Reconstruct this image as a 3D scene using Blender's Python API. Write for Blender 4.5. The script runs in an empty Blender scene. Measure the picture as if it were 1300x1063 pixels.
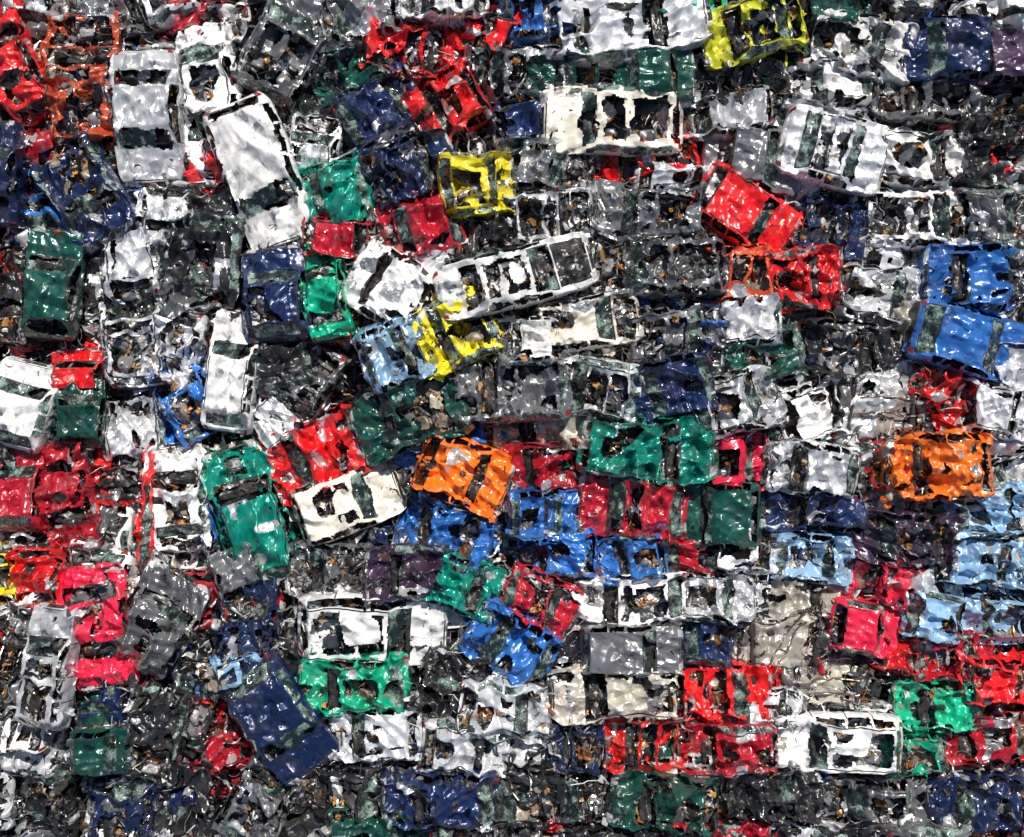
import bpy, math, numpy as np
R0=np.random.RandomState(7)
TAB=R0.rand(65536)
def vnoise(P,seed=0,lin=False):
    P=np.asarray(P,float)
    I=np.floor(P).astype(np.int64); F=P-I
    if not lin: F=F*F*(3-2*F)
    out=0
    for dx in (0,1):
        wx=F[:,0] if dx else 1-F[:,0]
        for dy in (0,1):
            wy=F[:,1] if dy else 1-F[:,1]
            for dz in (0,1):
                wz=F[:,2] if dz else 1-F[:,2]
                h=((I[:,0]+dx)*73856093)^((I[:,1]+dy)*19349663)^((I[:,2]+dz)*83492791)^(seed*2654435761)
                h=(h^(h>>13))&0xffff
                out=out+TAB[h]*wx*wy*wz
    return out
def ridge(P,seed): return 1-np.abs(2*vnoise(P,seed)-1)*2
def tri(x): return 2*np.abs(x-np.floor(x+.5))

# ---------------------------------------------------------------- materials
def nmat(name):
    m=bpy.data.materials.new(name); m.use_nodes=True
    nt=m.node_tree; b=nt.nodes["Principled BSDF"]
    return m,nt,b
def N(nt,t,**k):
    n=nt.nodes.new(t)
    for a,v in k.items(): setattr(n,a,v)
    return n
def ramp(nt,src,stops):
    r=N(nt,'ShaderNodeValToRGB'); e=r.color_ramp.elements
    while len(e)<len(stops): e.new(0.5)
    for i,(p,c) in enumerate(stops):
        e[i].position=p; e[i].color=c if len(c)==4 else (*c,1)
    nt.links.new(src,r.inputs[0]); return r
def noise(nt,vec,scale,detail=4,rough=.6):
    n=N(nt,'ShaderNodeTexNoise'); n.inputs['Scale'].default_value=scale
    n.inputs['Detail'].default_value=detail; n.inputs['Roughness'].default_value=rough
    nt.links.new(vec,n.inputs['Vector']); return n
def vm(nt,op,*a):
    n=N(nt,'ShaderNodeVectorMath',operation=op)
    for i,v in enumerate(a):
        if op=='SCALE' and i==1:
            s=n.inputs['Scale']
            if hasattr(v,'links'): nt.links.new(v,s)
            else: s.default_value=v
        elif hasattr(v,'links'): nt.links.new(v,n.inputs[i])
        else: n.inputs[i].default_value=v
    return n.outputs[0]
def mixc(nt,f,a,b,mode='MIX'):
    m=N(nt,'ShaderNodeMix',data_type='RGBA',blend_type=mode)
    for s,v in ((m.inputs[0],f),(m.inputs[6],a),(m.inputs[7],b)):
        if hasattr(v,'links'): nt.links.new(v,s)
        elif isinstance(v,tuple): s.default_value=(*v,1) if len(v)==3 else v
        else: s.default_value=v
    return m.outputs[2]
def facets(nt,b,v,k1,k2):
    """crumpled sheet metal: each irregular cell is a flat facet tilted its own way"""
    g=N(nt,'ShaderNodeNewGeometry')
    w=noise(nt,v,1.8,1,.5)
    vd=vm(nt,'ADD',v,vm(nt,'SCALE',w.outputs['Color'],.35))
    vd=vm(nt,'MULTIPLY',vd,(1,1.6,1.2))
    mk=noise(nt,v,1.1,1,.5); mr=ramp(nt,mk.outputs[0],[(.38,(.18,)*3),(.62,(1,)*3)])
    out=g.outputs['Normal']
    for sc_,k in ((2.1,k1),(5.5,k2)):
        vo=N(nt,'ShaderNodeTexVoronoi',feature='F1'); vo.inputs['Scale'].default_value=sc_
        nt.links.new(vd,vo.inputs['Vector'])
        d=vm(nt,'SUBTRACT',vo.outputs['Color'],(.5,.5,.5))
        d=vm(nt,'SCALE',d,k)
        out=vm(nt,'ADD',out,vm(nt,'MULTIPLY',d,mr.outputs[0]))
    nrm=vm(nt,'NORMALIZE',out)
    bn=N(nt,'ShaderNodeBump'); bn.inputs['Strength'].default_value=.3; bn.inputs['Distance'].default_value=.09
    h=noise(nt,v,2.4,3,.5); nt.links.new(h.outputs[0],bn.inputs['Height']); nt.links.new(nrm,bn.inputs['Normal'])
    nt.links.new(bn.outputs[0],b.inputs['Normal'])
def paint(name,col,metal=.25,rough=.3,dirt=.5):
    m,nt,b=nmat(name)
    tc=N(nt,'ShaderNodeTexCoord'); oi=N(nt,'ShaderNodeObjectInfo')
    off=N(nt,'ShaderNodeVectorMath',operation='MULTIPLY_ADD')
    nt.links.new(oi.outputs['Random'],off.inputs[0]); off.inputs[1].default_value=(37,51,23)
    nt.links.new(tc.outputs['Object'],off.inputs[2]); v=off.outputs[0]
    hsv=N(nt,'ShaderNodeHueSaturation'); hsv.inputs['Color'].default_value=(*col,1)
    mr=N(nt,'ShaderNodeMapRange'); mr.inputs[3].default_value=.75; mr.inputs[4].default_value=1.2
    nt.links.new(oi.outputs['Random'],mr.inputs[0]); nt.links.new(mr.outputs[0],hsv.inputs['Value'])
    n1=noise(nt,v,1.3,6,.7); d=ramp(nt,n1.outputs[0],[(.50,(0,0,0)),(.76,(dirt,)*3)])
    c=mixc(nt,d.outputs[0],hsv.outputs[0],(.16,.14,.12))
    n2=noise(nt,v,3.2,6,.8); rr=ramp(nt,n2.outputs[0],[(.65,(0,0,0)),(.71,(.85,)*3)])
    c=mixc(nt,rr.outputs[0],c,(.17,.075,.035))
    st=N(nt,'ShaderNodeMapping'); st.inputs['Scale'].default_value=(1.2,9,3); nt.links.new(v,st.inputs['Vector'])
    n3=noise(nt,st.outputs[0],2.2,5,.75); r3=ramp(nt,n3.outputs[0],[(.65,(0,0,0)),(.69,(.6,)*3)])
    c=mixc(nt,r3.outputs[0],c,(.04,.039,.038))
    nt.links.new(c,b.inputs['Base Color'])
    b.inputs['Metallic'].default_value=metal
    rg=ramp(nt,n1.outputs[0],[(.4,(rough,)*3),(.85,(rough+.25,)*3)])
    nt.links.new(rg.outputs[0],b.inputs['Roughness'])
    b.inputs['Coat Weight'].default_value=.7; b.inputs['Coat Roughness'].default_value=.05
    facets(nt,b,v,.95,.55)
    return m
COL=dict(w=(.90,.89,.87),s=(.80,.81,.83),k=(.018,.019,.022),gr=(.20,.205,.215),n=(.010,.024,.088),
 b=(.028,.165,.54),lb=(.32,.54,.78),r=(.78,.010,.012),dr=(.44,.008,.022),ro=(.58,.08,.025),g=(.0,.46,.24),
 dg=(.008,.075,.055),t=(.0,.25,.18),y=(.86,.70,.01),yg=(.68,.70,.02),o=(.90,.17,.01),p=(.06,.032,.068),
 be=(.88,.81,.68),pk=(.72,.014,.055),gb=(.54,.50,.42))
PM={}
for k,c in COL.items():
    met={'s':.4,'gr':.45,'k':.15,'lb':.3,'dg':.25,'n':.25,'p':.3,'t':.25,'gb':.3,'b':.12}.get(k,.06)
    PM[k]=paint('car_paint_'+k,c,met,.24,.42 if k not in('w','be') else .32)
def attrmat(name,metal,rough,fac=False):
    m,nt,b=nmat(name)
    a=N(nt,'ShaderNodeAttribute',attribute_name='Col'); tc=N(nt,'ShaderNodeTexCoord')
    n=noise(nt,tc.outputs['Object'],6,3,.7)
    f=ramp(nt,n.outputs[0],[(.50,(0,0,0)),(.66,(.4,)*3)])
    c=mixc(nt,f.outputs[0],a.outputs['Color'],(.07,.062,.05))
    nt.links.new(c,b.inputs['Base Color']); b.inputs['Metallic'].default_value=metal
    b.inputs['Roughness'].default_value=rough
    if fac: facets(nt,b,tc.outputs['Object'],1.0,.7)
    return m
M_DEB=attrmat('scrap_mixed',.15,.33)
M_MET=attrmat('scrap_bare_metal',.65,.24,True)
m,nt,b=nmat('shattered_glass'); tc=N(nt,'ShaderNodeTexCoord')
vo=N(nt,'ShaderNodeTexVoronoi',feature='DISTANCE_TO_EDGE'); vo.inputs['Scale'].default_value=16
nt.links.new(tc.outputs['Object'],vo.inputs['Vector'])
e=ramp(nt,vo.outputs['Distance'],[(.0,(.60,.72,.66)),(.10,(.12,.20,.165))])
n1=noise(nt,tc.outputs['Object'],1.6,4,.7); f=ramp(nt,n1.outputs[0],[(.45,(0,0,0)),(.60,(1,)*3)])
c=mixc(nt,f.outputs[0],(.010,.018,.016),e.outputs[0]); nt.links.new(c,b.inputs['Base Color'])
b.inputs['Roughness'].default_value=.08; b.inputs['Coat Weight'].default_value=.6
facets(nt,b,tc.outputs['Object'],.7,.6)
M_GL=m
m,nt,b=nmat('black_plastic_trim'); tc=N(nt,'ShaderNodeTexCoord'); n1=noise(nt,tc.outputs['Object'],5,4,.6)
e=ramp(nt,n1.outputs[0],[(.4,(.012,.012,.013)),(.75,(.08,.076,.07))]); nt.links.new(e.outputs[0],b.inputs['Base Color'])
b.inputs['Roughness'].default_value=.33; facets(nt,b,tc.outputs['Object'],.7,.5); M_BK=m
m,nt,b=nmat('lamp_lens'); a=N(nt,'ShaderNodeAttribute',attribute_name='Col'); tc=N(nt,'ShaderNodeTexCoord')
n1=noise(nt,tc.outputs['Object'],12,3,.6); c=mixc(nt,n1.outputs[0],a.outputs['Color'],(.05,.05,.05)); nt.links.new(c,b.inputs['Base Color'])
b.inputs['Roughness'].default_value=.12; M_LT=m
MATS=[None,M_DEB,M_GL,M_BK,M_MET,M_LT]

# ---------------------------------------------------------------- mesh builder
class MB:
    def __init__(s): s.V=[];s.F=[];s.M=[];s.C=[];s.S=[];s.n=0
    def add(s,V,F,mat,col,smooth=False):
        V=np.asarray(V,float).reshape(-1,3); F=np.asarray(F,np.int64).reshape(-1,4)
        if len(F)==0: return
        s.V.append(V); s.F.append(F+s.n); s.n+=len(V)
        s.M.append(np.broadcast_to(np.asarray(mat),(len(F),)).copy())
        s.S.append(np.full(len(F),smooth))
        c=np.asarray(col,float)
        s.C.append(np.broadcast_to(c,(len(V),3)).copy())
    def build(s,name,mats,loc=(0,0,0),rot=(0,0,0),warp=None):
        V=np.concatenate(s.V);F=np.concatenate(s.F);M=np.concatenate(s.M);C=np.concatenate(s.C);S=np.concatenate(s.S)
        if warp: V=warp(V)
        me=bpy.data.meshes.new(name)
        me.vertices.add(len(V)); me.vertices.foreach_set('co',V.astype(np.float32).ravel())
        me.loops.add(len(F)*4); me.loops.foreach_set('vertex_index',F.astype(np.int32).ravel())
        me.polygons.add(len(F)); me.polygons.foreach_set('loop_start',np.arange(0,len(F)*4,4,dtype=np.int32))
        me.polygons.foreach_set('material_index',M.astype(np.int32))
        me.update(calc_edges=True)
        me.polygons.foreach_set('use_smooth',S)
        at=me.color_attributes.new('Col','FLOAT_COLOR','POINT')
        at.data.foreach_set('color',np.concatenate([C,np.ones((len(C),1))],1).astype(np.float32).ravel())
        for m in mats: me.materials.append(m)
        o=bpy.data.objects.new(name,me); o.location=loc; o.rotation_euler=rot
        bpy.context.scene.collection.objects.link(o); return o
def gridF(a,b,wrap=False):
    i=np.arange(a-1)[:,None]; bb=b if wrap else b-1
    j=np.arange(bb)[None]; j2=(j+1)%b
    return np.stack([i*b+j,(i+1)*b+j,(i+1)*b+j2,i*b+j2],-1).reshape(-1,4)
def many(F,M,nv): return (F[None]+(np.arange(M)*nv)[:,None,None]).reshape(-1,4)
def walk(r,M,K,cen,ln,curl,flat=.35):
    th=r.rand(M)*6.283; ph=r.randn(M)*flat
    dth=np.cumsum(r.randn(M,K)*curl,1); dph=np.cumsum(r.randn(M,K)*curl*.5,1)
    a=th[:,None]+dth; e=ph[:,None]+dph
    d=np.stack([np.cos(a)*np.cos(e),np.sin(a)*np.cos(e),np.sin(e)],-1)
    P=np.cumsum(d*(np.asarray(ln)/K)[:,None,None],1); P=P-P.mean(1,keepdims=True)+cen[:,None]
    return P,d
def frames(r,d):
    M=len(d); q=r.randn(M,1,3)*.35+np.array([0,0,1.])
    n1=np.cross(d,q); n1/=np.linalg.norm(n1,axis=-1,keepdims=True)+1e-6
    return n1,np.cross(d,n1)
def tubes(mb,r,cen,ln,rad,cols,mat=1,curl=.5,K=6,ns=5,flat=.3):
    M=len(cen)
    if M==0: return
    P,d=walk(r,M,K,cen,ln,curl,flat); n1,n2=frames(r,d)
    a=np.arange(ns)*6.283/ns
    V=P[:,:,None]+np.asarray(rad)[:,None,None,None]*(np.cos(a)[None,None,:,None]*n1[:,:,None]+np.sin(a)[None,None,:,None]*n2[:,:,None])
    mb.add(V,many(gridF(K,ns,True),M,K*ns),mat,np.repeat(cols,K*ns,0),True)
def ribbons(mb,r,cen,ln,wd,cols,mat=1,curl=.5,K=7,flat=.35):
    M=len(cen)
    if M==0: return
    P,d=walk(r,M,K,cen,ln,curl,flat); n1,n2=frames(r,d)
    tw=np.cumsum(r.randn(M,K)*.45,1)+r.randn(M,1)*.6
    w=np.cos(tw)[...,None]*n1+np.sin(tw)[...,None]*n2
    s=np.asarray(wd)[:,None,None]*(.5+.6*r.rand(M,K,1))
    V=np.stack([P-w*s,P+n2*s*.3,P+w*s],2)
    mb.add(V,many(gridF(K,3),M,K*3),mat,np.repeat(cols,K*3,0))
BF=np.array([[0,1,3,2],[4,6,7,5],[0,4,5,1],[2,3,7,6],[0,2,6,4],[1,5,7,3]])
BV=np.array([[x,y,z] for x in(-1,1) for y in(-1,1) for z in(-1,1)],float)
def rotm(r,M,tilt=.5):
    a=r.rand(M)*6.283; t=r.randn(M)*tilt; q=r.randn(M)*tilt
    c,s=np.cos,np.sin
    Z=np.zeros((M,3,3));Z[:,0,0]=c(a);Z[:,0,1]=-s(a);Z[:,1,0]=s(a);Z[:,1,1]=c(a);Z[:,2,2]=1
    X=np.zeros((M,3,3));X[:,0,0]=1;X[:,1,1]=c(t);X[:,1,2]=-s(t);X[:,2,1]=s(t);X[:,2,2]=c(t)
    Y=np.zeros((M,3,3));Y[:,1,1]=1;Y[:,0,0]=c(q);Y[:,0,2]=s(q);Y[:,2,0]=-s(q);Y[:,2,2]=c(q)
    return Z@X@Y
def boxes(mb,r,cen,size,cols,mat=1,tilt=.5):
    M=len(cen)
    if M==0: return
    V=BV[None]*size[:,None]*.5*(1+r.randn(M,8,3)*.15)
    V=np.einsum('mij,mvj->mvi',rotm(r,M,tilt),V)+cen[:,None]
    mb.add(V,many(BF,M,8),mat,np.repeat(cols,8,0))
def chips(mb,r,cen,size,cols,mat=1,tilt=.5,K=5,rough=.16):
    M=len(cen)
    if M==0: return
    g=np.linspace(-.5,.5,K); X,Y=np.meshgrid(g,g,indexing='ij')
    V=np.stack([X,Y,X*0],-1).reshape(1,-1,3)+r.randn(M,K*K,3)*rough*np.array([.5,.5,1])
    V=V*size[:,None]
    V=np.einsum('mij,mvj->mvi',rotm(r,M,tilt),V)+cen[:,None]
    mb.add(V,many(gridF(K,K),M,K*K),mat,np.repeat(cols,K*K,0))
def sbox(mb,c,s,col,mat=1,p=.45,rot=0,na=12,nb=7):
    t=np.linspace(0,2*math.pi,na,endpoint=False); q=np.linspace(-math.pi/2,math.pi/2,nb)
    f=lambda x:np.sign(x)*np.abs(x)**p
    T,Q=np.meshgrid(t,q)
    x=f(np.cos(T))*f(np.cos(Q))*s[0]/2;y=f(np.sin(T))*f(np.cos(Q))*s[1]/2;z=f(np.sin(Q))*s[2]/2
    cr,sr=math.cos(rot),math.sin(rot)
    V=np.stack([c[0]+x*cr-z*sr,c[1]+y,c[2]+x*sr+z*cr],-1)
    mb.add(V,gridF(nb,na,True),mat,col,True)
def torus(mb,c,Rr,r,col,mat=1,nrm=None,n=20,k=8,sc=1.3):
    a=np.linspace(0,6.283,n,endpoint=False);b_=np.linspace(0,6.283,k,endpoint=False)
    A,B=np.meshgrid(a,b_,indexing='ij')
    V=np.stack([(Rr+r*np.cos(B))*np.cos(A),(Rr+r*np.cos(B))*np.sin(A),r*sc*np.sin(B)],-1).reshape(-1,3)
    if nrm is not None: V=V@nrm.T
    F=gridF(n+1,k,True)%(n*k)
    mb.add(V+np.array(c),F,mat,col,True)
PAL=np.array([(.012,.012,.013),(.03,.03,.033),(.07,.07,.075),(.18,.18,.18),(.44,.45,.46),(.80,.80,.78),(.26,.10,.03),(.46,.25,.09),(.10,.05,.03),(.42,.38,.30)])
PW=np.array([.27,.16,.11,.12,.12,.09,.05,.03,.03,.02]);PW/=PW.sum()
def pal(r,M,body=None,pb=.0):
    c=PAL[r.choice(len(PAL),M,p=PW)]*(.7+.6*r.rand(M,1))
    if body is not None:
        k=r.rand(M)<pb; c[k]=np.array(body)
    return c
def mess(mb,r,lo,hi,n,body=None,pb=.1,sc=1.):
    def P(m): return lo+(hi-lo)*r.rand(m,3)
    a=int(n*.36);b_=int(n*.28);c=int(n*.18);d=int(n*.16)
    tubes(mb,r,P(a),(.3+.8*r.rand(a))*sc,(.006+.016*r.rand(a)**2)*sc,pal(r,a),1,.45)
    ribbons(mb,r,P(b_),(.25+.8*r.rand(b_))*sc,(.012+.04*r.rand(b_)**2)*sc,pal(r,b_,body,pb),1,.4)
    boxes(mb,r,P(c),(.04+.22*r.rand(c,3)**2)*sc,pal(r,c),1,.25)
    chips(mb,r,P(d),(.12+.4*r.rand(d,1)**1.5)*np.ones((d,3))*sc,pal(r,d,body,pb*1.8),1,.25,5,.1)
    e=max(1,int(n*.09))
    ribbons(mb,r,P(e),(.3+.7*r.rand(e))*sc,(.02+.04*r.rand(e))*sc,np.full((e,3),.75),4,.5)

# ---------------------------------------------------------------- crushed car
def crushed_car(seed,L,W,col,flags,loc,yaw,crush,hi=True,name='crushed_car'):
    r=np.random.RandomState(seed); mb=MB(); body=COL[col]
    nu,nv=(112,66) if hi else (52,32)
    kind=r.choice(['hatch','sedan','wagon']) if L<4.3 else r.choice(['sedan','wagon'])
    if L<3.2: kind='hatch'
    u=np.concatenate([[0,.006,.015],np.linspace(.03,.97,nu-5),[.985,.994,1]])
    v=np.linspace(-1,1,nv+1)
    belt=np.interp(u,[0,.006,.04,.26,.9,.96,.994,1],[.12,.42,.60,.72,.76,.72,.5,.12])
    h=1.22-.30*crush
    if kind=='hatch': rf=([.26,.42,.5,.82,.95],[0,.9,1,.93,.0]); rw=(.83,.94)
    elif kind=='sedan': rf=([.27,.42,.5,.70,.84],[0,.92,1,.95,0]); rw=(.715,.83)
    else: rf=([.26,.40,.5,.9,.975],[0,.92,1,.93,0]); rw=(.905,.965)
    g=np.interp(u,*rf); g=g*(u>.26)
    Rz=np.maximum(belt+(h-.72)*np.maximum(g,0),belt)
    hw=W/2*np.interp(u,[0,.02,.09,.3,.75,.92,.98,1],[.70,.84,.96,1,1,.96,.86,.74])
    U,Vv=np.meshgrid(u,v,indexing='ij'); A=np.abs(Vv); Sg=np.sign(Vv)
    B=belt[:,None]*np.ones_like(A); RR=Rz[:,None]*np.ones_like(A); H=hw[:,None]*np.ones_like(A); G=np.maximum(g,0)[:,None]*np.ones_like(A)
    t1=np.clip((1-A)/.28,0,1); t2=np.clip((.72-A)/.2,0,1); rh=.90-.14*G
    y=np.where(A>.72,H*(.95+.05*np.sin(t1*2.2)),np.where(A>.52,H*(1-(1-rh)*t2),H*rh*A/.52))
    z=np.where(A>.72,.10+(B-.10)*t1,np.where(A>.52,B+(RR-B)*np.sin(t2*1.57),RR+.035*(1-(A/.52)**2)))
    z=z+.025*np.exp(-((A-.30)/.03)**2)*(U<.25)*(U>.04)
    X=(0.5-U)*L
    V=np.stack([X,y*Sg,z],-1).reshape(-1,3)
    F=gridF(len(u),len(v))
    uc=((u[:-1]+u[1:])/2)[:,None]*np.ones(len(v)-1); vc=((v[:-1]+v[1:])/2)[None]*np.ones((len(u)-1,1)); a=np.abs(vc)
    uc=uc.ravel();vc=vc.ravel();a=a.ravel(); fc=V[F].mean(1)
    jit=(vnoise(fc*3+seed*3.1,seed)-.5)*.07*(.25+crush)+(vnoise(fc*8+seed,seed+3)-.5)*.02
    ua=uc+jit; aa=a+jit*1.6
    mat=np.zeros(len(F),int); keep=np.ones(len(F),bool)
    gu=np.interp(uc,u,np.maximum(g,0))
    # panel gaps: bonnet sides, bonnet front, boot, roof gutters, doors
    if hi:
        mat[(np.abs(a-.485)<.014)&(uc>.04)&(uc<.26)]=3
        mat[(np.abs(uc-.045)<.005)&(a<.48)]=3
        if kind=='sedan': mat[(np.abs(a-.485)<.014)&(uc>.85)&(uc<.96)]=3
        if r.rand()<.4: mat[(np.abs(a-.50)<.014)&(gu>.85)]=3
        for du in (.30,.555,.75): mat[(np.abs(uc-du)<.005)&(a>.70)]=3
    mat[(uc<.018)|(uc>.988)]=3 if r.rand()<.45 else 0
    mat[(uc<.055)&(uc>.005)&(a>.32)&(a<.56)]=5
    mat[(uc>.955)&(uc<.99)&(a>.44)&(a<.62)]=5
    mat[(uc>.006)&(uc<.03)&(a<.28)]=3
    sw=(aa>.55)&(aa<.69)&(gu>.12)&(ua>.31)&(ua<rw[0]-.0)&~((np.abs(ua-.55)<.012)|(np.abs(ua-.735)<.01))
    trim=(a>.535)&(a<.705)&(gu>.1)&(uc>.30)&(uc<rw[0]+.01)
    mat[trim]=3 if r.rand()<.2 else 0
    if r.rand()<.25: mat[sw]=2
    else: keep[sw]=False
    ws=(aa<.47)&(ua>.275)&(ua<.395)
    if r.rand()<.6: mat[(a<.49)&(uc>.262)&(uc<.405)]=3
    mat[ws]=2
    tear=vnoise(fc*1.6+7,seed+5)
    if r.rand()<.5 and 'w' not in flags: keep[ws]=False
    else: keep[ws&(tear>.62)]=False
    rwm=(aa<.45)&(ua>rw[0]+.01)&(ua<rw[1])
    if r.rand()<.6: mat[(a<.475)&(uc>rw[0])&(uc<rw[1]+.008)]=3
    mat[rwm]=2
    if r.rand()<.6: keep[rwm]=False
    rg=vnoise(fc*2.4+50,seed+21)
    roof=(aa<.34+.16*rg)&(ua>.435)&(ua<rw[0]-.02)
    if 'o' in flags:
        bc=.53+.08*r.rand()
        bar=(np.abs(ua-bc)<.016)&(tear<.55)
        k0=r.choice([.99,.52,.58]) if 'w' not in flags else r.choice([.62,.75])
        keep[roof&~bar&(tear<k0)]=False
    elif 'q' in flags:
        if r.rand()<.3: keep[roof&(aa<.3)&(ua>.5)&(tear>.45)]=False
        else: keep[roof&(tear>.66)]=False
    hood=(aa<.42+.08*rg)&(ua>.05)&(ua<.25)
    if 'h' in flags: keep[hood&(tear<r.choice([.99,.55]))]=False
    if 'B' in flags: mat[(a<.44)&(uc>.05)&(uc<.25)]=3
    if kind=='sedan' and 'w' not in flags and r.rand()<.3: keep[(aa<.45)&(ua>.86)&(ua<.95)]=False
    if 'w' not in flags:
        t2_=vnoise(fc*np.array([1.3,1.7,1.])+31,seed+11)*.7+vnoise(fc*4+3,seed+12)*.3
        thr=.75-.03*crush+.12*((a>.47)&(a<.72))
        keep[t2_>thr]=False
        mt=vnoise(fc*2.0+91,seed+13); mat[(mt>.82)&(mat==0)]=4
        mat[(mt<.10)&(mat==0)]=3
    FC=np.zeros((len(V),3)); FC[V[:,0]>0]=(.75,.76,.76); FC[V[:,0]<=0]=(.45,.01,.01)
    FC[F[mat==4].ravel()]=.8
    mb.add(V,F[keep],mat[keep],FC,True)
    nx,ny=24,14
    fx=np.linspace(-.48*L,.48*L,nx);fy=np.linspace(-.45*W,.45*W,ny);FX,FY=np.meshgrid(fx,fy,indexing='ij')
    FZ=.10+.06*tri(FY*3.1)+.05*r.rand(nx,ny)
    mb.add(np.stack([FX,FY,FZ],-1),gridF(nx,ny),1,np.array([.05,.048,.045])*(.4+1.2*r.rand()))
    sc_=[(.03,.03,.033),(.08,.08,.085),(.20,.20,.21),(.28,.23,.18),(.05,.055,.08)][r.randint(5)]
    for sx in(-1,1):
        for (ux) in (.50,.68):
            px=(.5-ux)*L+r.randn()*.05; py=sx*W*.2+r.randn()*.04
            sbox(mb,(px,py,.34),(.5,.5,.16),sc_,1,.5,r.randn()*.1)
            sbox(mb,(px-.32,py,.50),(.62,.48,.14),sc_,1,.5,-.35+r.randn()*.2)
            sbox(mb,(px-.6,py,.60),(.2,.26,.1),sc_,1,.6,-.3)
    sbox(mb,((.5-.33)*L,0,.55),(.36,W*.74,.2),(.03,.03,.032),3,.5)
    n_=np.array([[.8,0,.6],[0,1,0],[-.6,0,.8]]); torus(mb,((.5-.39)*L,W*.2,.60),.18,.016,(.02,.02,.02),3,n_,18,6)
    ex=(.5-.15)*L
    sbox(mb,(ex,r.randn()*.1,.38),(.5,.62,.34),(.35,.35,.35),4,.4)
    sbox(mb,(ex+.02,r.randn()*.12,.56),(.26,.5,.1),[(.02,.02,.02),(.4,.4,.4),(.1,.1,.1)][r.randint(3)],1,.4)
    sbox(mb,(ex-.1,W*.3,.48),(.24,.18,.2),(.03,.03,.035),3,.4)
    sbox(mb,(ex+.1,-W*.3,.48),(.3,.24,.18),(.02,.02,.02),3,.5)
    sbox(mb,(.47*L,0,.40),(.06,W*.6,.3),(.35,.35,.35),4,.3)
    for _ in range(5):
        sbox(mb,(ex+r.randn()*.16,r.randn()*W*.2,.5+r.rand()*.1),tuple(.08+.16*r.rand(3)),pal(r,1)[0],1,.6)
    # folded sheets inside the wreck
    m_=8 if hi else 3
    q=np.stack([(r.rand(m_)-.5)*.85*L,(r.rand(m_)-.5)*.7*W,.34+.18*r.rand(m_)],-1)
    for t_ in range(m_):
        kk=r.rand()
        mm,cc=(0,body) if kk<.5 else ((4,(.75,.75,.75)) if kk<.72 else (1,pal(r,1)[0]))
        chips(mb,r,q[t_:t_+1],np.array([[r.uniform(.4,1.0),r.uniform(.25,.6),.5]]),np.array([cc],float),mm,.15,8,.06)
    nb=190 if hi else 45
    mess(mb,r,np.array([.24*L,-.38*W,.28]),np.array([.46*L,.38*W,.62]),int(nb*.36),body,.08)
    mess(mb,r,np.array([-.43*L,-.38*W,.2]),np.array([.26*L,.38*W,.62]),int(nb*.50),body,.2)
    mess(mb,r,np.array([-.52*L,-.55*W,.05]),np.array([.52*L,.55*W,.4]),int(nb*.25),body,.4)
    if hi and 'w' not in flags: mess(mb,r,np.array([-.48*L,-.46*W,.55]),np.array([.48*L,.46*W,.80]),26,body,.4,.8)
    m_=16 if hi else 3
    q=np.stack([(r.rand(m_)-.6)*.75*L,(r.rand(m_)-.5)*.7*W,.46+.16*r.rand(m_)],-1)
    chips(mb,r,q,(.08+.2*r.rand(m_,1))*np.ones((m_,3)),np.array([.50,.24,.07])*(.4+r.rand(m_,1)),1,.3,4)
    for cx in(.32*L,-.32*L):
        for sy in(-1,1):
            if r.rand()<.3:
                n_=np.array([[1,0,0],[0,0,1],[0,-1,0.]]); c0=(cx,sy*W*.47,.28)
                torus(mb,c0,.24,.075,(.015,.015,.016),3,n_,18,8)
                sbox(mb,c0,(.3,.1,.3),(.3,.3,.3),4,.9)
    # ---- deformation: dents, straight fold lines, buckling
    W_='w' in flags
    am=(.45 if W_ else .92)*(.5+.5*crush)
    dents=[(r.uniform(-.45,.45)*L,r.uniform(-.4,.4)*W,r.uniform(.3,.9),r.uniform(.06,.24)*am) for _ in range(6)]
    cre=[(r.choice([1.57,1.57,0])+r.randn()*.5,r.uniform(.35,.9),r.randint(1000),.33) for _ in range(7)]
    cre+=[(r.uniform(0,3.14),r.uniform(.2,.4),r.randint(1000),.22) for _ in range(4)]
    bend=r.randn()*.015*(1+crush); ph=r.rand()*99
    def warp(P):
        P=P.copy(); Q=P+np.array([ph,ph*.7,0])
        hgt=np.clip(P[:,2]/.6,0,1.3)
        for cx,cy,rad,dp in dents:
            d2=((P[:,0]-cx)**2+(P[:,1]-cy)**2)/rad**2
            P[:,2]-=dp*np.maximum(0,1-np.sqrt(d2))*hgt*1.2
        wp=vnoise(Q*.9,3)*.9
        for an,lam,sd,aq in cre:
            m=np.clip((vnoise(Q*np.array([.9,1.1,.3])+sd,sd)-.50)*6,0,1)
            d=Q[:,0]*math.cos(an)+Q[:,1]*math.sin(an)+Q[:,2]*.3+wp*.18
            P[:,2]+=am*lam*aq*m*(tri(d/lam)-.5)*hgt
            P[:,1]+=am*lam*.10*m*(tri(d/lam+.3)-.5)
        P[:,2]+=am*hgt*(.12*(ridge(Q*1.3,5)-.3)+.02*ridge(Q*2.6+5,6))
        P[:,0]+=am*(.24*(vnoise(Q*.9+11,8)-.5)+.10*(vnoise(Q*2.2,9,True)-.5)+.01*ridge(Q*5,19))
        P[:,1]+=am*(.24*(vnoise(Q*.9+44,10)-.5)+.12*(vnoise(Q*2.2+8,11,True)-.5)+.015*ridge(Q*4+3,20))
        P[:,1]+=bend*P[:,0]**2*(.4 if W_ else 1.2)
        P[:,2]=np.maximum(P[:,2],.02)
        return P
    mats=[PM[col]]+MATS[1:]
    return mb.build(name,mats,loc,(r.randn()*.09,r.randn()*.05,yaw),warp)

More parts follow.
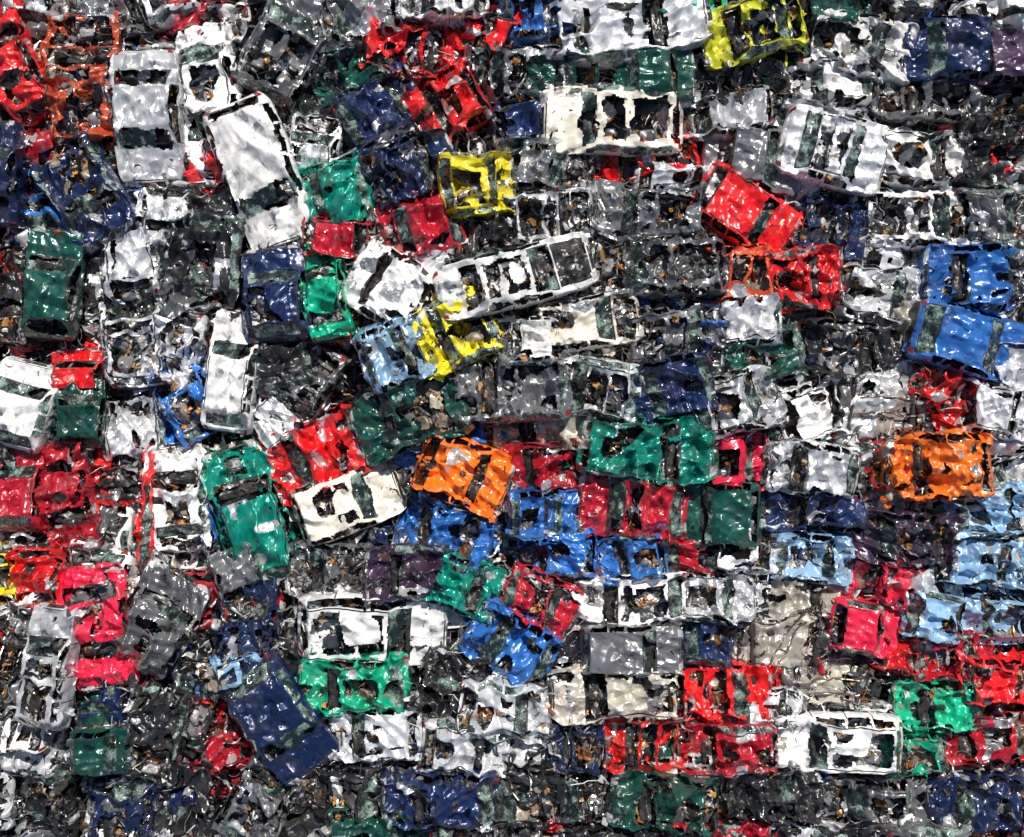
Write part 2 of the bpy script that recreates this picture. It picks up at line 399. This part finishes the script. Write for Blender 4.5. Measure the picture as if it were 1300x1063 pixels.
def underside(seed,L,W,col,loc,yaw):
    r=np.random.RandomState(seed); mb=MB()
    nx,ny=80,40
    x=np.linspace(-.5,.5,nx)*L; y=np.linspace(-.5,.5,ny)*W; X,Y=np.meshgrid(x,y,indexing='ij')
    rib=.05*np.clip(tri(Y*2.6+.2)*3-1.2,0,1)+.03*np.clip(tri(X*1.7)*3-1.4,0,1)*(np.abs(Y)<W*.38)
    tun=.12*np.exp(-(Y/.14)**2)
    wh=sum(np.exp(-(((X-a)/.36)**4+((np.abs(Y)-W*.47)/.22)**4)) for a in(.32*L,-.32*L))
    ed=np.clip((np.abs(Y)/(W/2))**8+(np.abs(X)/(L/2))**14,0,1)
    Z=.62+rib+tun-.3*wh-.5*ed
    V=np.stack([X,Y,Z],-1).reshape(-1,3); F=gridF(nx,ny); fc=V[F].mean(1)
    keep=vnoise(fc*2.3+3,seed)<.80; keep&=~((fc[:,0]>.2*L)&(np.abs(fc[:,1])<W*.33)&(vnoise(fc*3,seed+1)>.5))
    mt=np.where(vnoise(fc*1.2,seed+2)>.6,1,0)
    mb.add(V,F[keep],mt[keep],(.34,.31,.27),True)
    one=lambda *a:np.array(a)
    for yy in(.12,-.35): 
        ribs=np.array([[0,yy,.78]]); tubes(mb,np.random.RandomState(seed+3),ribs,one(L*.7),one(.035),np.array([[.25,.2,.16]]),4,.02,12,6,.01)
    for xx in(.32,-.32):
        sbox(mb,(xx*L,0,.72),(.14,W*.8,.1),(.06,.05,.045),1,.4)
    sbox(mb,(-.40*L,.2,.74),(.35,.7,.16),(.3,.28,.25),4,.5); sbox(mb,(.36*L,0,.6),(.5,.6,.3),(.1,.1,.1),4,.5)
    mess(mb,r,np.array([-.5*L,-.5*W,.3]),np.array([.5*L,.5*W,.72]),90,COL[col],.2)
    mess(mb,r,np.array([.2*L,-.4*W,.4]),np.array([.48*L,.4*W,.8]),50,COL[col],.1)
    ph=r.rand()*50
    def warp(P):
        P=P.copy();Q=P+ph
        P[:,2]+=.16*(ridge(Q*1.3,5)-.3)+.05*ridge(Q*4,6)
        P[:,0]+=.3*(vnoise(Q*.9,8)-.5)+.08*ridge(Q*3,2);P[:,1]+=.3*(vnoise(Q*.9+9,9)-.5)+.08*ridge(Q*3.3,4); return P
    return mb.build('overturned_car',[PM[col]]+MATS[1:],loc,(r.randn()*.05,r.randn()*.03,yaw),warp)

# ---------------------------------------------------------------- layout (plan survey: x y len wid heading colour flags)
S=40.; ZP=5.0
LAY='''
20 80 150 62 -65 r q
105 105 165 85 92 ro oh
192 150 160 78 -88 s w
265 125 190 66 97 w q
360 45 150 88 62 gr wo
335 222 182 84 -70 w w+
250 15 115 50 0 dr h
150 8 110 60 10 gr h
410 120 150 70 55 k oh
455 25 120 60 10 gr h
525 62 130 66 -5 r q
567 135 92 74 30 r q
480 130 110 70 30 n h
560 0 110 50 0 s h
622 30 80 60 60 r -
682 15 90 60 10 b q
440 85 100 50 20 dg h
660 95 140 62 0 gr oh
800 45 195 74 8 s q
952 42 130 66 15 yg q+
1092 55 140 70 -10 w q
1208 65 120 76 180 n w
1285 75 90 70 0 p w
1040 8 130 50 0 dg h
1160 8 120 50 0 k h
1262 20 90 50 15 w h
860 0 120 44 0 g h
740 98 140 64 0 dg o
835 102 85 58 0 dg w
775 156 172 76 180 be wo
822 205 135 50 10 r q
925 100 150 66 0 k oh
1058 105 100 60 10 w q
1190 118 150 60 -3 gr oh
1275 150 100 60 0 k o
915 150 130 50 5 s h
958 198 125 76 -5 gr w
1060 192 130 84 -15 s wo
1172 202 135 62 -5 w qh
1268 205 100 60 0 k h
1045 148 110 46 -8 s q
520 215 112 76 15 n q
605 240 90 70 3 y q+
425 250 92 80 15 t q
395 190 92 60 80 s oh
272 215 70 55 30 r q
690 212 120 62 -5 gr oh
680 155 110 50 10 n h
822 275 142 66 -3 gr o
695 282 110 58 5 s oh
625 302 125 66 0 k oh
535 290 105 72 15 dr qh
440 305 110 46 -5 dr h
945 270 132 72 -32 r w
1060 290 92 66 -10 n o
1170 275 155 70 0 w oh
1268 272 100 66 0 gr h
862 232 110 44 -5 s q
1010 238 110 46 8 s h
655 360 190 66 15 w woB
500 368 115 80 -30 w q
415 370 120 50 -80 g q
570 335 110 46 10 s h
835 348 162 68 0 gr oh
930 350 110 64 3 ro oh
1012 355 112 70 5 r q
1120 375 120 70 -6 s q
1235 355 112 80 0 b q
1225 435 140 74 -15 b w
1295 340 90 70 0 k h
930 410 120 60 0 s h
1080 442 125 68 -8 k o
970 450 100 60 20 dg q
855 420 130 60 5 gr oh
745 412 125 60 8 be qh
668 435 74 52 0 w h
580 420 100 80 25 y q+
503 447 84 74 20 lb q++
495 492 60 36 30 y q
520 525 142 80 20 dg q
650 495 142 76 0 gr oh
755 492 112 66 -8 s oh
845 490 112 72 15 n q
930 512 112 70 12 s q
1040 522 104 70 20 w q
1122 515 112 78 -3 s u
1200 492 76 62 -40 r q
1265 525 90 62 -10 s q
1292 465 90 60 0 s h
14 225 125 50 90 n w
75 362 132 62 85 dg w
12 375 120 50 90 k h
115 245 132 80 120 n q
165 310 130 66 100 s q
258 310 150 90 85 k q
212 275 70 56 90 s -
355 375 115 76 95 n wo
350 445 110 70 100 k h
295 470 152 58 83 w w
170 420 140 76 95 s oh
222 440 100 60 70 s q
160 520 132 72 95 s q
97 470 56 60 90 r w
100 525 86 56 90 dg w
35 515 105 72 75 w w
235 505 110 64 120 b q
378 490 120 70 60 gr oh
220 380 100 56 20 gr q
30 620 105 54 90 dr w
85 628 135 60 97 dr q
158 650 165 76 -92 r oh
222 632 135 66 95 w q
258 655 100 26 100 b q
312 655 172 80 105 t q+
400 580 132 88 25 r q+
440 640 132 72 20 be wo
282 565 120 60 80 k h
355 525 110 60 40 s h
48 742 92 56 90 r q
8 740 80 36 90 y q
125 795 152 78 100 pk q
202 790 125 84 60 gr q
30 835 130 60 90 k oh
78 842 145 56 85 s wo
30 925 60 50 0 w q
132 950 76 52 0 dg w
200 930 120 66 80 k h
290 950 76 56 20 dr q
357 912 152 80 -55 n w
312 800 130 70 90 n q
300 852 56 30 20 lb q+
245 890 110 64 70 k oh
300 735 100 56 110 gr h
590 602 114 76 -20 o q+
690 595 104 62 5 dr q
822 572 165 76 -3 t q
932 585 92 66 0 pk q
1030 590 112 60 -5 s q
1115 600 110 66 10 dr oh
1190 590 134 76 5 o q+
565 675 124 78 -12 b q
692 652 90 60 0 b q
802 640 134 76 -5 dr q
915 652 98 76 180 dg w
1035 645 134 60 0 n o
1150 682 142 62 -4 p o
1260 650 104 62 5 lb q
1250 715 134 56 -5 lb q
520 722 110 66 0 p q+
420 725 115 64 180 gr oh
712 702 100 58 0 b q
802 710 84 54 5 b q
870 705 90 50 0 dr h
955 700 110 60 0 s q
1035 706 104 58 -4 lb q
1130 740 94 58 -15 pk q
475 795 184 78 -3 w wo
590 745 90 62 -20 t q
682 765 94 64 -25 dr q+
800 765 134 58 0 w o
650 812 110 78 -30 b q+
450 866 134 66 3 g q
555 872 90 60 60 k q
640 895 114 66 -5 s q
800 822 122 58 0 gr w
905 762 110 54 0 s q
890 822 100 56 -5 n q
1000 820 124 68 0 gb u
1020 765 120 50 0 gb q
1102 800 90 62 -10 pk w
1200 785 104 58 -12 lb q
782 880 164 66 0 gb o
918 882 124 66 -3 r o
1052 872 122 60 -5 gb u
1160 840 100 46 -10 r q
1215 840 110 54 5 dr q
1275 862 100 54 0 r h
478 930 114 62 3 s q
590 945 110 60 -5 s q
735 945 66 56 0 n q
815 942 108 66 0 r o
922 948 122 58 0 dr q
1065 942 155 66 180 w wo
1198 902 114 56 -3 g q
1160 962 90 44 5 g q
1250 948 114 60 0 dr q
1272 792 80 60 0 lb q
735 822 80 54 0 k h
980 905 80 46 0 s h
1180 740 90 50 20 s q
60 1020 120 64 85 k q
150 1030 130 70 90 n oh
235 1015 120 66 80 k q
330 1010 130 66 60 gr q
430 1000 130 64 -5 k oh
560 1010 140 66 0 n q
700 1008 140 64 3 k oh
840 1012 130 64 -4 dg q
975 1008 130 62 0 k q
1110 1022 140 66 -3 gr oh
1245 1018 130 64 3 n q
480 1060 130 60 0 dg q
620 1070 130 60 0 gr oh
770 1075 130 64 2 k oh
910 1072 130 64 0 dr q
1050 1085 130 64 0 k q
1190 1080 130 64 0 gr oh
370 1075 120 64 30 k h
'''
def pilez(x,y): return .28*math.sin(x*.31+1)+.25*math.sin(y*.43+x*.12)
items=[l.split() for l in LAY.strip().splitlines()]
for i,(px,py,L,W,an,col,fl) in enumerate(items):
    px,py,L,W,an=map(float,(px,py,L,W,an)); rr=np.random.RandomState(i+100)
    x=(px-650)/S; y=(531.5-py)/S
    z=ZP+pilez(x,y)+rr.rand()*.5-.1+(.25 if 'w' in fl else 0)-(.12 if min(W,L)<50 else 0)-(.15 if col in('k',) else 0)+.3*fl.count('+')
    L=L/S*1.07;W=W/S*1.12
    if 'u' in fl: underside(i+1,L,W,col,(x,y,z),math.radians(an)); continue
    if rr.rand()<.5 and 'w' not in fl: an+=180
    cr=.3+.2*rr.rand() if 'w' in fl else .55+.4*rr.rand()
    crushed_car(i*7+3,L,W,col,fl,(x,y,z),math.radians(an),cr)
# cars beyond the surveyed patch and the layer underneath
cl=['s','n','gr','s','dg','dr','w','k','b','w','s','gb','r','gr','k','s']
rr=np.random.RandomState(5); k=0
yy=-19.
while yy<19:
    xx=-23.
    while xx<23:
        left=xx<-9.5
        inside=abs(xx)<16.8 and abs(yy)<14.2
        X=xx+rr.randn()*.3;Y=yy+rr.randn()*.2
        if left: Ls,Ws,a=3.3,1.9,90+rr.randn()*12
        else: Ls,Ws,a=3.8,1.8,rr.randn()*8
        zz=ZP-.62+pilez(X,Y)+rr.rand()*.25 if inside else ZP-.1+pilez(X,Y)+rr.rand()*.3
        if not inside: 
            e=max(abs(X)-19,abs(Y)-16,0); zz-=e*.5
        c=cl[rr.randint(len(cl))]
        crushed_car(5000+k,Ls,Ws,c,rr.choice(['o','h','q','q']),(X,Y,zz),math.radians(a+180*rr.randint(2)),.8,False); k+=1
        xx+=1.95 if left else 3.55
    yy+=1.85
# ---------------------------------------------------------------- scrap pile body
mb=MB(); r=np.random.RandomState(99)
nx,ny=230,200
x=np.linspace(-29,29,nx);y=np.linspace(-25,25,ny);X,Y=np.meshgrid(x,y,indexing='ij')
P=np.stack([X,Y,X*0],-1).reshape(-1,3)
e=np.maximum(np.maximum(np.abs(P[:,0])-19,np.abs(P[:,1])-16),0)
pz=ZP-.5+.28*np.sin(P[:,0]*.31+1)+.25*np.sin(P[:,1]*.43+P[:,0]*.12)
P[:,2]=np.maximum(pz-.7*e-e**1.3*.12,-.1)+.30*(vnoise(P*1.7,4)-.5)+.2*ridge(P*3,5)-.15
mb.add(P,gridF(nx,ny),0,(.03,.03,.028),False)
def scat(M,zl,zh):
    x=r.uniform(-20,20,M);y=r.uniform(-17,17,M)
    z=ZP+.28*np.sin(x*.31+1)+.25*np.sin(y*.43+x*.12)+r.uniform(zl,zh,M)
    return np.stack([x,y,z],-1)
n=4500
tubes(mb,r,scat(n,-.3,.3),.3+1.1*r.rand(n),.006+.02*r.rand(n)**2,pal(r,n),0,.4)
ribbons(mb,r,scat(n,-.3,.3),.3+1.*r.rand(n),.015+.05*r.rand(n)**2,pal(r,n),0,.4)
boxes(mb,r,scat(n,-.3,.2),.05+.3*r.rand(n,3)**2,pal(r,n),0)
n=2500
chips(mb,r,scat(n,-.3,.2),(.15+.5*r.rand(n,1)**1.5)*np.ones((n,3)),pal(r,n),0)
n=1100
tubes(mb,r,scat(n,.4,.95),.3+1.1*r.rand(n),.006+.014*r.rand(n)**2,pal(r,n),0,.4)
ribbons(mb,r,scat(n,.3,.9),.3+1.*r.rand(n),.02+.05*r.rand(n),np.full((n,3),.75),1,.4)
mb.build('scrap_metal_pile',[M_DEB,M_MET])
# loose tyres
for i in range(40):
    t=MB(); 
    torus(t,(0,0,0),.24,.085,(.02,.02,.02),0,None,24,10); sbox(t,(0,0,0),(.34,.34,.12),(.35,.35,.35),1,1.)
    X,Y=r.uniform(-17,17),r.uniform(-14,14)
    t.build('scrap_tyre',[M_BK,M_MET],(X,Y,ZP+pilez(X,Y)+.4),(r.randn()*.6,r.randn()*.6,0))
# ground
m,nt,b=nmat('yard_dirt'); tc=N(nt,'ShaderNodeTexCoord'); n1=noise(nt,tc.outputs['Object'],.4,8,.65)
e=ramp(nt,n1.outputs[0],[(.3,(.05,.045,.04)),(.7,(.14,.12,.10))]); nt.links.new(e.outputs[0],b.inputs['Base Color']); b.inputs['Roughness'].default_value=.9
me=bpy.data.meshes.new('ground'); me.from_pydata([(-600,-600,0),(600,-600,0),(600,600,0),(-600,600,0)],[],[(0,1,2,3)]); me.materials.append(m)
bpy.context.scene.collection.objects.link(bpy.data.objects.new('ground',me))

# ---------------------------------------------------------------- light, camera
sc=bpy.context.scene
w=bpy.data.worlds.new('World'); sc.world=w; w.use_nodes=True; nt=w.node_tree
sk=nt.nodes.new('ShaderNodeTexSky'); sk.sky_type='NISHITA'; sk.sun_disc=False
EL=math.radians(50); AZ=math.radians(20)
sk.sun_elevation=EL; sk.sun_rotation=AZ
bg=nt.nodes['Background']; bg.inputs[1].default_value=.065; nt.links.new(sk.outputs[0],bg.inputs[0])
s=bpy.data.lights.new('sun','SUN'); s.energy=5.; s.angle=math.radians(.5); s.color=(1,.95,.88)
so=bpy.data.objects.new('sun',s); sc.collection.objects.link(so)
from mathutils import Vector
d=Vector((math.sin(AZ)*math.cos(EL),math.cos(AZ)*math.cos(EL),math.sin(EL)))
so.rotation_euler=d.to_track_quat('Z','Y').to_euler(); so.location=(10,20,40)
cam=bpy.data.cameras.new('camera'); co=bpy.data.objects.new('camera',cam); sc.collection.objects.link(co)
D=36.; cam.sensor_width=36; cam.lens=36*D/32.5; cam.clip_end=2000
co.location=(0,0,ZP+.7+D); sc.camera=co
sc.view_settings.view_transform='Standard'; sc.view_settings.look='None'; sc.view_settings.exposure=0
